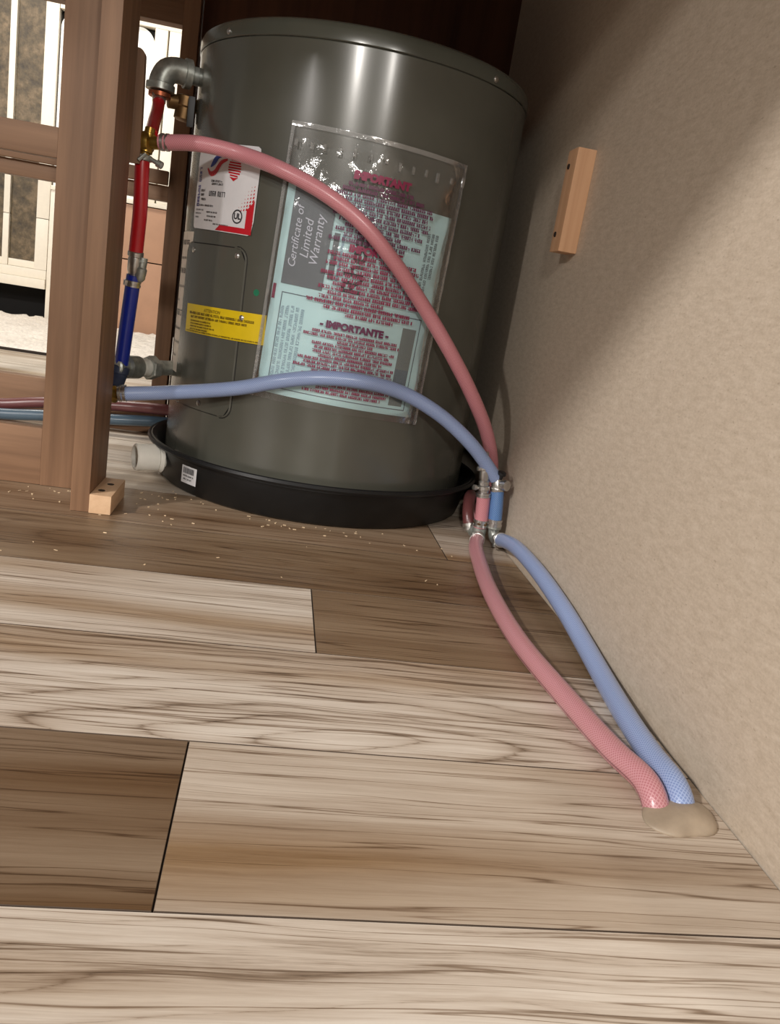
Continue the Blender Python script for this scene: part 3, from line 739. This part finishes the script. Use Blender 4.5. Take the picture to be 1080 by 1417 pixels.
# supply chain left of the heater
eb = thing('pipe_elbow', 'grey galvanised pipe elbow at the upper left of the heater', 'pipe fitting', (-.197, 1.205, .50))
A = Vector((-.1490, 1.2290, .5440)); B = Vector((-.1930, 1.2120, .5150))
q = MB(); q.tube([(-.1620, 1.2250, .5435), (-.1780, 1.2190, .5440), (-.1880, 1.2145, .5395), (-.1935, 1.2120, .5280), (-.1945, 1.2105, .5180)], lambda d: .0158, 26, .003)
q.lathe([(.0158, 0), (.0185, .001), (.0185, .009), (.0160, .010)], (-.1945, 1.2103, .5135), (.02, .02, 1), 28)
q.lathe([(.0158, 0), (.0185, .001), (.0185, .009), (.0160, .010)], (-.1680, 1.2230, .5437), (.93, .36, 0), 28)
q.build('elbow_body', MT['iron'], eb)
q = MB(); q.lathe([(.0115, 0), (.0115, .030)], (-.1600, 1.2262, .5437), (.93, .36, 0), 20); q.build('nipple', MT['iron'], eb)
q = MB(); q.lathe([(.0130, 0), (.0145, .001), (.0145, .006), (.0100, .007)], (-.1945, 1.2098, .5060), (0, 0, 1), 24); q.build('copper_ring', MT['copper'], eb)
rv = thing('relief_valve', 'tarnished brass valve just below the galvanised elbow', 'valve', (-.158, 1.232, .49))
q = MB(); q.lathe([(.009, 0), (.013, .002), (.013, .016), (.015, .018), (.015, .030), (.010, .032)], (-.1650, 1.2300, .4860), (.12, 0, 1), 22)
q.lathe([(.0085, 0), (.0095, .001), (.0095, .020), (.008, .021)], (-.1660, 1.2290, .5080), (-.95, -.3, -.05), 18)
q.build('valve_body', MT['oldbrass'], rv)
q = MB(); q.lathe([(.008, 0), (.008, .016)], (-.1640, 1.2310, .5055), (.93, .36, .12), 18); q.build('stem', MT['oldbrass'], rv)
q = MB(); q.box(-.1570, -.1480, 1.2060, 1.2110, .4770, .5150, .002); q.build('lever', MT['blackp'], rv)
r1 = hose('red_tube', 'short red tube between the galvanised elbow and the brass tee', [(-.1945, 1.2090, .5090), (-.1935, 1.1990, .4930), (-.1895, 1.1550, .4690), (-.1845, 1.1090, .4470)], .0078, MT['redtube'])
clamp(r1, (-.1940, 1.2050, .5035), (.1, -.5, -.8), .0078, .008)
tt = thing('tee_fitting', 'yellow brass tee where the pink hose meets the red tubes', 'fitting', (-.186, 1.103, .424))
q = MB(); q.lathe([(.0065, -.007), (.0085, -.005), (.0120, -.002), (.0130, .002), (.0130, .017), (.0112, .021), (.0075, .022), (.0075, .038)], (-.2030, 1.1100, .4345), (.95, -.32, .07), 26)
q.lathe([(.0062, -.020), (.0062, -.012), (.0085, -.011), (.0085, .011), (.0062, .012), (.0062, .018)], (-.1878, 1.1055, .4350), (.12, .12, 1), 22)
q.build('tee_body', MT['brass'], tt)
q = MB(); q.lathe([(.0105, 0), (.0115, .001), (.0115, .006), (.0105, .007)], (-.1915, 1.1050, .4140), (0, 0, 1), 22)
q.lathe([(.0028, 0), (.0028, .010), (.0045, .0105), (.0045, .017), (.002, .018)], (-.1820, 1.1000, .4175), (.9, -.3, -.35), 12)
q.lathe([(.0022, 0), (.0022, .012)], (-.1860, 1.0910, .4215), (-.6, -.2, -.7), 10)
q.build('clamp', MT['iron'], tt)
r2 = hose('red_tube', 'long red tube hanging below the brass tee beside the post', [(-.1918, 1.1050, .4200), (-.1912, 1.1040, .4039), (-.1898, 1.1050, .3576), (-.1918, 1.1100, .3055)], .0088, MT['redtube'])
iv = thing('inline_valve', 'silver crimped coupling joining the red tube to the blue tube', 'fitting', (-.1925, 1.113, .27))
q = MB(); ax = Vector((-.0011, .005, -.0312)).normalized()
q.lathe([(.0085, 0), (.0098, .001), (.0098, .006), (.0082, .007), (.0088, .010), (.0088, .024), (.0075, .027), (.0075, .033)], (-.1917, 1.1095, .3075), ax, 22); q.build('coupling', MT['steel'], iv)
q = MB(); q.lathe([(.006, 0), (.006, .012), (.0075, .014), (.0068, .026), (.004, .030)], (-.1825, 1.1110, .3010), (-.10, .02, -1), 16); q.lathe([(.003, 0), (.003, .008)], (-.1880, 1.1080, .2960), (1, 0, .1), 10); q.build('side_lug', MT['iron'], iv)
b1 = hose('blue_tube', 'deep blue tube hanging from the silver coupling to the lower fitting', [(-.1924, 1.1130, .2780), (-.1951, 1.1169, .2470), (-.1978, 1.1209, .2150), (-.2005, 1.1248, .1830), (-.2026, 1.1280, .1570)], .0092, MT['bluetube'])
clamp(b1, (-.1932, 1.1142, .2680), (-.084, .124, -1), .0092, .008)
wy = thing('tee_fitting', 'dark blue grey wye fitting at the lower end of the blue tube', 'fitting', (-.205, 1.11, .125))
q = MB(); q.lathe([(.0105, 0), (.012, .002), (.012, .010), (.009, .012)], (-.2029, 1.1285, .1600), (-.1, -.1, -1), 22)
q.tube([(-.2030, 1.1280, .1500), (-.2045, 1.1200, .1400), (-.2075, 1.1040, .1310)], .0098, 20, .003)
q.build('wye_body', MT['bluep'], wy)
q = MB(); q.lathe([(.0060, -.006), (.0075, -.004), (.0105, -.002), (.0112, .002), (.0112, .011), (.0085, .013), (.0072, .014), (.0072, .022)], (-.2110, 1.0950, .1255), (.95, -.3, .12), 24); q.build('brass_barb', MT['brass'], wy, label='yellow brass barb')
gv = thing('galvanised_nipple', 'galvanised pipe nipple wrapped in white tape entering the heater low left', 'pipe fitting', (-.175, 1.18, .14))
a0 = Vector((-.2080, 1.1270, .1580)); a1 = Vector((-.1470, 1.2260, .1550)); dd = (a1-a0).normalized(); ln = (a1-a0).length
q = MB(); q.lathe([(.0120, -.006), (.0142, -.004), (.0142, .006), (.0110, .008), (.0110, .016), (.0155, .018), (.0155, .040), (.0118, .042)], a0, dd, 26)
q.hexnut(a0+dd*.060, dd, .0168, .016); q.lathe([(.0105, .070), (.0105, ln+.002)], a0, dd, 22)
q.build('nipple_body', MT['iron'], gv)
q = MB(); q.lathe([(.0121, 0), (.0128, .001), (.0132, .006), (.0122, .009), (.0131, .013), (.0124, .017), (.0118, .018)], a0+dd*.042, dd, 24); q.build('tape_wrap', MT['tape'], gv)

# hoses behind, along the far frame
hose('red_hose', 'shade-darkened red hose running along the floor behind the two frames', [(-.80, 1.470, .0110), (-.62, 1.462, .0120), (-.4552, 1.4600, .0250), (-.3852, 1.4600, .0372), (-.2801, 1.4650, .0471), (-.1771, 1.4740, .0514), (-.10, 1.500, .047), (.02, 1.515, .075)], .0098, MT['red_shade'])
hose('blue_hose', 'shade-darkened blue hose running along the floor just under the dark red one', [(-.80, 1.440, .0100), (-.62, 1.438, .0100), (-.4484, 1.4380, .0124), (-.3790, 1.4400, .0190), (-.2745, 1.4500, .0255), (-.1813, 1.4750, .0286), (-.11, 1.500, .024), (-.07, 1.511, .022)], .0095, MT['blue_shade'])

# sealant round the hole where the hoses go through the floor
bm = bmesh.new(); bmesh.ops.create_icosphere(bm, subdivisions=4, radius=1)
random.seed(5)
for v in bm.verts:
    x, y, z = v.co
    k = 1+.07*math.sin(4*x+1)*math.sin(4*y+2)+.03*math.sin(7*x-3*y)
    v.co = Vector((.2990+x*.0270*k+.004*y, .4410+y*.0200*k, max(-.0002, z*.0085*k*(1+.35*x))))
q = MB(); q.bm(bm); q.build('sealant_patch', MT['sealant'], None, label='pale lump of sealant where both floor hoses enter the floor', cat='sealant', auto=0)

# sawdust left on the floor
q = MB(); random.seed(11)
for k in range(90):
    r_ = random.random()
    if r_ < .35: x, y = random.uniform(-.40, -.24), random.uniform(1.0, 1.06)
    elif r_ < .6: a = math.radians(random.uniform(-55, 25)); d_ = .233+abs(random.gauss(0, .02))+.004; x, y = HX+d_*math.sin(a), HY-d_*math.cos(a)
    elif r_ < .8: x, y = random.uniform(-.16, -.10), random.uniform(.96, 1.10)
    else: x, y = random.uniform(-.3, .25), random.uniform(.80, 1.0)
    a = random.uniform(0, math.pi); l = random.uniform(.0004, .0024); w_ = random.uniform(.0003, .0009); h = random.uniform(.0003, .0008)
    M_ = Matrix.Translation((x, y, h/2+.0002)) @ Matrix.Rotation(a, 4, 'Z')
    q.box(-l, l, -w_, w_, -h/2, h/2, 0, M_)
q.build('sawdust', MT['chip'], None, smooth=False, kind='stuff', label='pale sawdust and wood chips scattered on the floor by the pan', cat='sawdust')

# ================================================================== ROOM BEYOND
YF = 3.45
cb = thing('display_cabinet', 'cream framed cabinet with mottled brown panes seen through the left frame', 'cabinet', (-1.35, YF+.2, 0))
boxobj('carcass', (-1.72, -.932, YF+.030, YF+.42, .124, 1.40), MT['cream'], cb, .002)
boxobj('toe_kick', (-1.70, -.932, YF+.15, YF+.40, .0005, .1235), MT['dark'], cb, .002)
for (a, b) in ((-.972, -.926), (-1.72, -1.66)):
    boxobj('stile', (a, b, YF, YF+.029, .195, .3845), MT['cream'], cb, .002); boxobj('stile', (a, b, YF, YF+.029, .3865, 1.20), MT['cream'], cb, .002)
boxobj('bottom_rail', (-1.72, -.926, YF, YF+.029, .160, .1945), MT['cream'], cb, .002)
boxobj('plinth_ledge', (-1.72, -.926, YF-.012, YF+.029, .124, .1595), MT['cream'], cb, .003)
boxobj('top_rail', (-1.72, -.926, YF, YF+.029, 1.2005, 1.40), MT['cream'], cb, .002)
for xm in (-1.4, -1.082):
    boxobj('muntin', (xm-.011, xm+.011, YF+.004, YF+.018, .195, .3845), MT['cream'], cb, .002); boxobj('muntin', (xm-.011, xm+.011, YF+.004, YF+.018, .3865, 1.20), MT['cream'], cb, .002)
for a, b in ((-1.66, -1.412), (-1.388, -1.094), (-1.070, -.973)):
    boxobj('pane', (a, b, YF+.020, YF+.0295, .222, 1.1995), MT['mottled'], cb, 0)
    boxobj('pane_sill', (a, b, YF+.010, YF+.0295, .1955, .2215), MT['cream'], cb, .001)
wc = thing('white_cabinet', 'white cabinet with a rounded panel above tan drawers in the bright room', 'cabinet', (-.68, YF+.2, 0))
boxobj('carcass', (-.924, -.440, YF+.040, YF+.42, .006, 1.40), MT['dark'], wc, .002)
def rpanel(name, x0, x1, z0, z1, r, y0, y1, mt, parent):
    p = [(x0, z0), (x1, z0)]
    for i in range(11): a = math.pi/2*i/10; p.append((x1-r+r*math.cos(a), z1-r+r*math.sin(a)))
    for i in range(11): a = math.pi/2+math.pi/2*i/10; p.append((x0+r+r*math.cos(a), z1-r+r*math.sin(a)))
    n = len(p); v = [(x, y0, z) for x, z in p]+[(x, y1, z) for x, z in p]
    f = [tuple(range(n)), tuple(reversed(range(n, 2*n)))]+[(i, i+n, (i+1) % n+n, (i+1) % n) for i in range(n)]
    return obj(name, v, f, mt, parent, smooth=False)
rpanel('rounded_panel', -.922, -.590, .5125, 1.116, .055, YF+.018, YF+.0395, MT['whitepaint'], wc)
boxobj('top_rail', (-.924, -.440, YF, YF+.0395, 1.1185, 1.40), MT['cream'], wc, .002)
boxobj('stile', (-.588, -.542, YF, YF+.0395, .5125, 1.118), MT['cream'], wc, .002)
boxobj('stile', (-.536, -.440, YF, YF+.0395, .5125, 1.118), MT['cream'], wc, .002)
boxobj('stile', (-.924, -.8605, YF, YF+.0395, .0065, .4955), MT['cream'], wc, .002)
boxobj('ledge', (-.924, -.440, YF-.006, YF+.0395, .4960, .5120), MT['cream'], wc, .002)
boxobj('drawer_front', (-.858, -.440, YF+.006, YF+.0395, .2900, .4930), MT['tan'], wc, .002)
boxobj('drawer_front', (-.858, -.440, YF+.006, YF+.0395, .0070, .2860), MT['tan'], wc, .002)
# rug with a lumpy pile
random.seed(21)
v = []; f = []; NX, NY = 90, 60; x0, x1, y0, y1 = -1.9, -.30, 2.41, 3.42
for j in range(NY+1):
    for i in range(NX+1):
        e = i in (0, NX) or j in (0, NY)
        v.append((x0+(x1-x0)*i/NX+(0 if e else random.uniform(-.006, .006)), y0+(y1-y0)*j/NY+(random.uniform(-.004, .004)), .001 if e else random.uniform(.010, .024)))
W = NX+1
for j in range(NY):
    for i in range(NX): a = j*W+i; f.append((a, a+1, a+W+1, a+W))
n = len(v); v += [(x0, y0, .0004), (x1, y0, .0004), (x1, y1, .0004), (x0, y1, .0004)]; f.append((n+3, n+2, n+1, n))
rg = thing('rug', 'white shag rug on the floor of the bright room', 'rug', ((x0+x1)/2, (y0+y1)/2, 0))
obj('pile', v, f, MT['rug'], rg, auto=0)
q = MB(); q.box(x0, x1, y0-.014, y0-.001, .0005, .007, .002); q.build('edge_shadow', MT['hole'], rg, label='dark strip standing for the shadow at the rug edge')  # dark strip painted in for the shadow along the rug's front edge
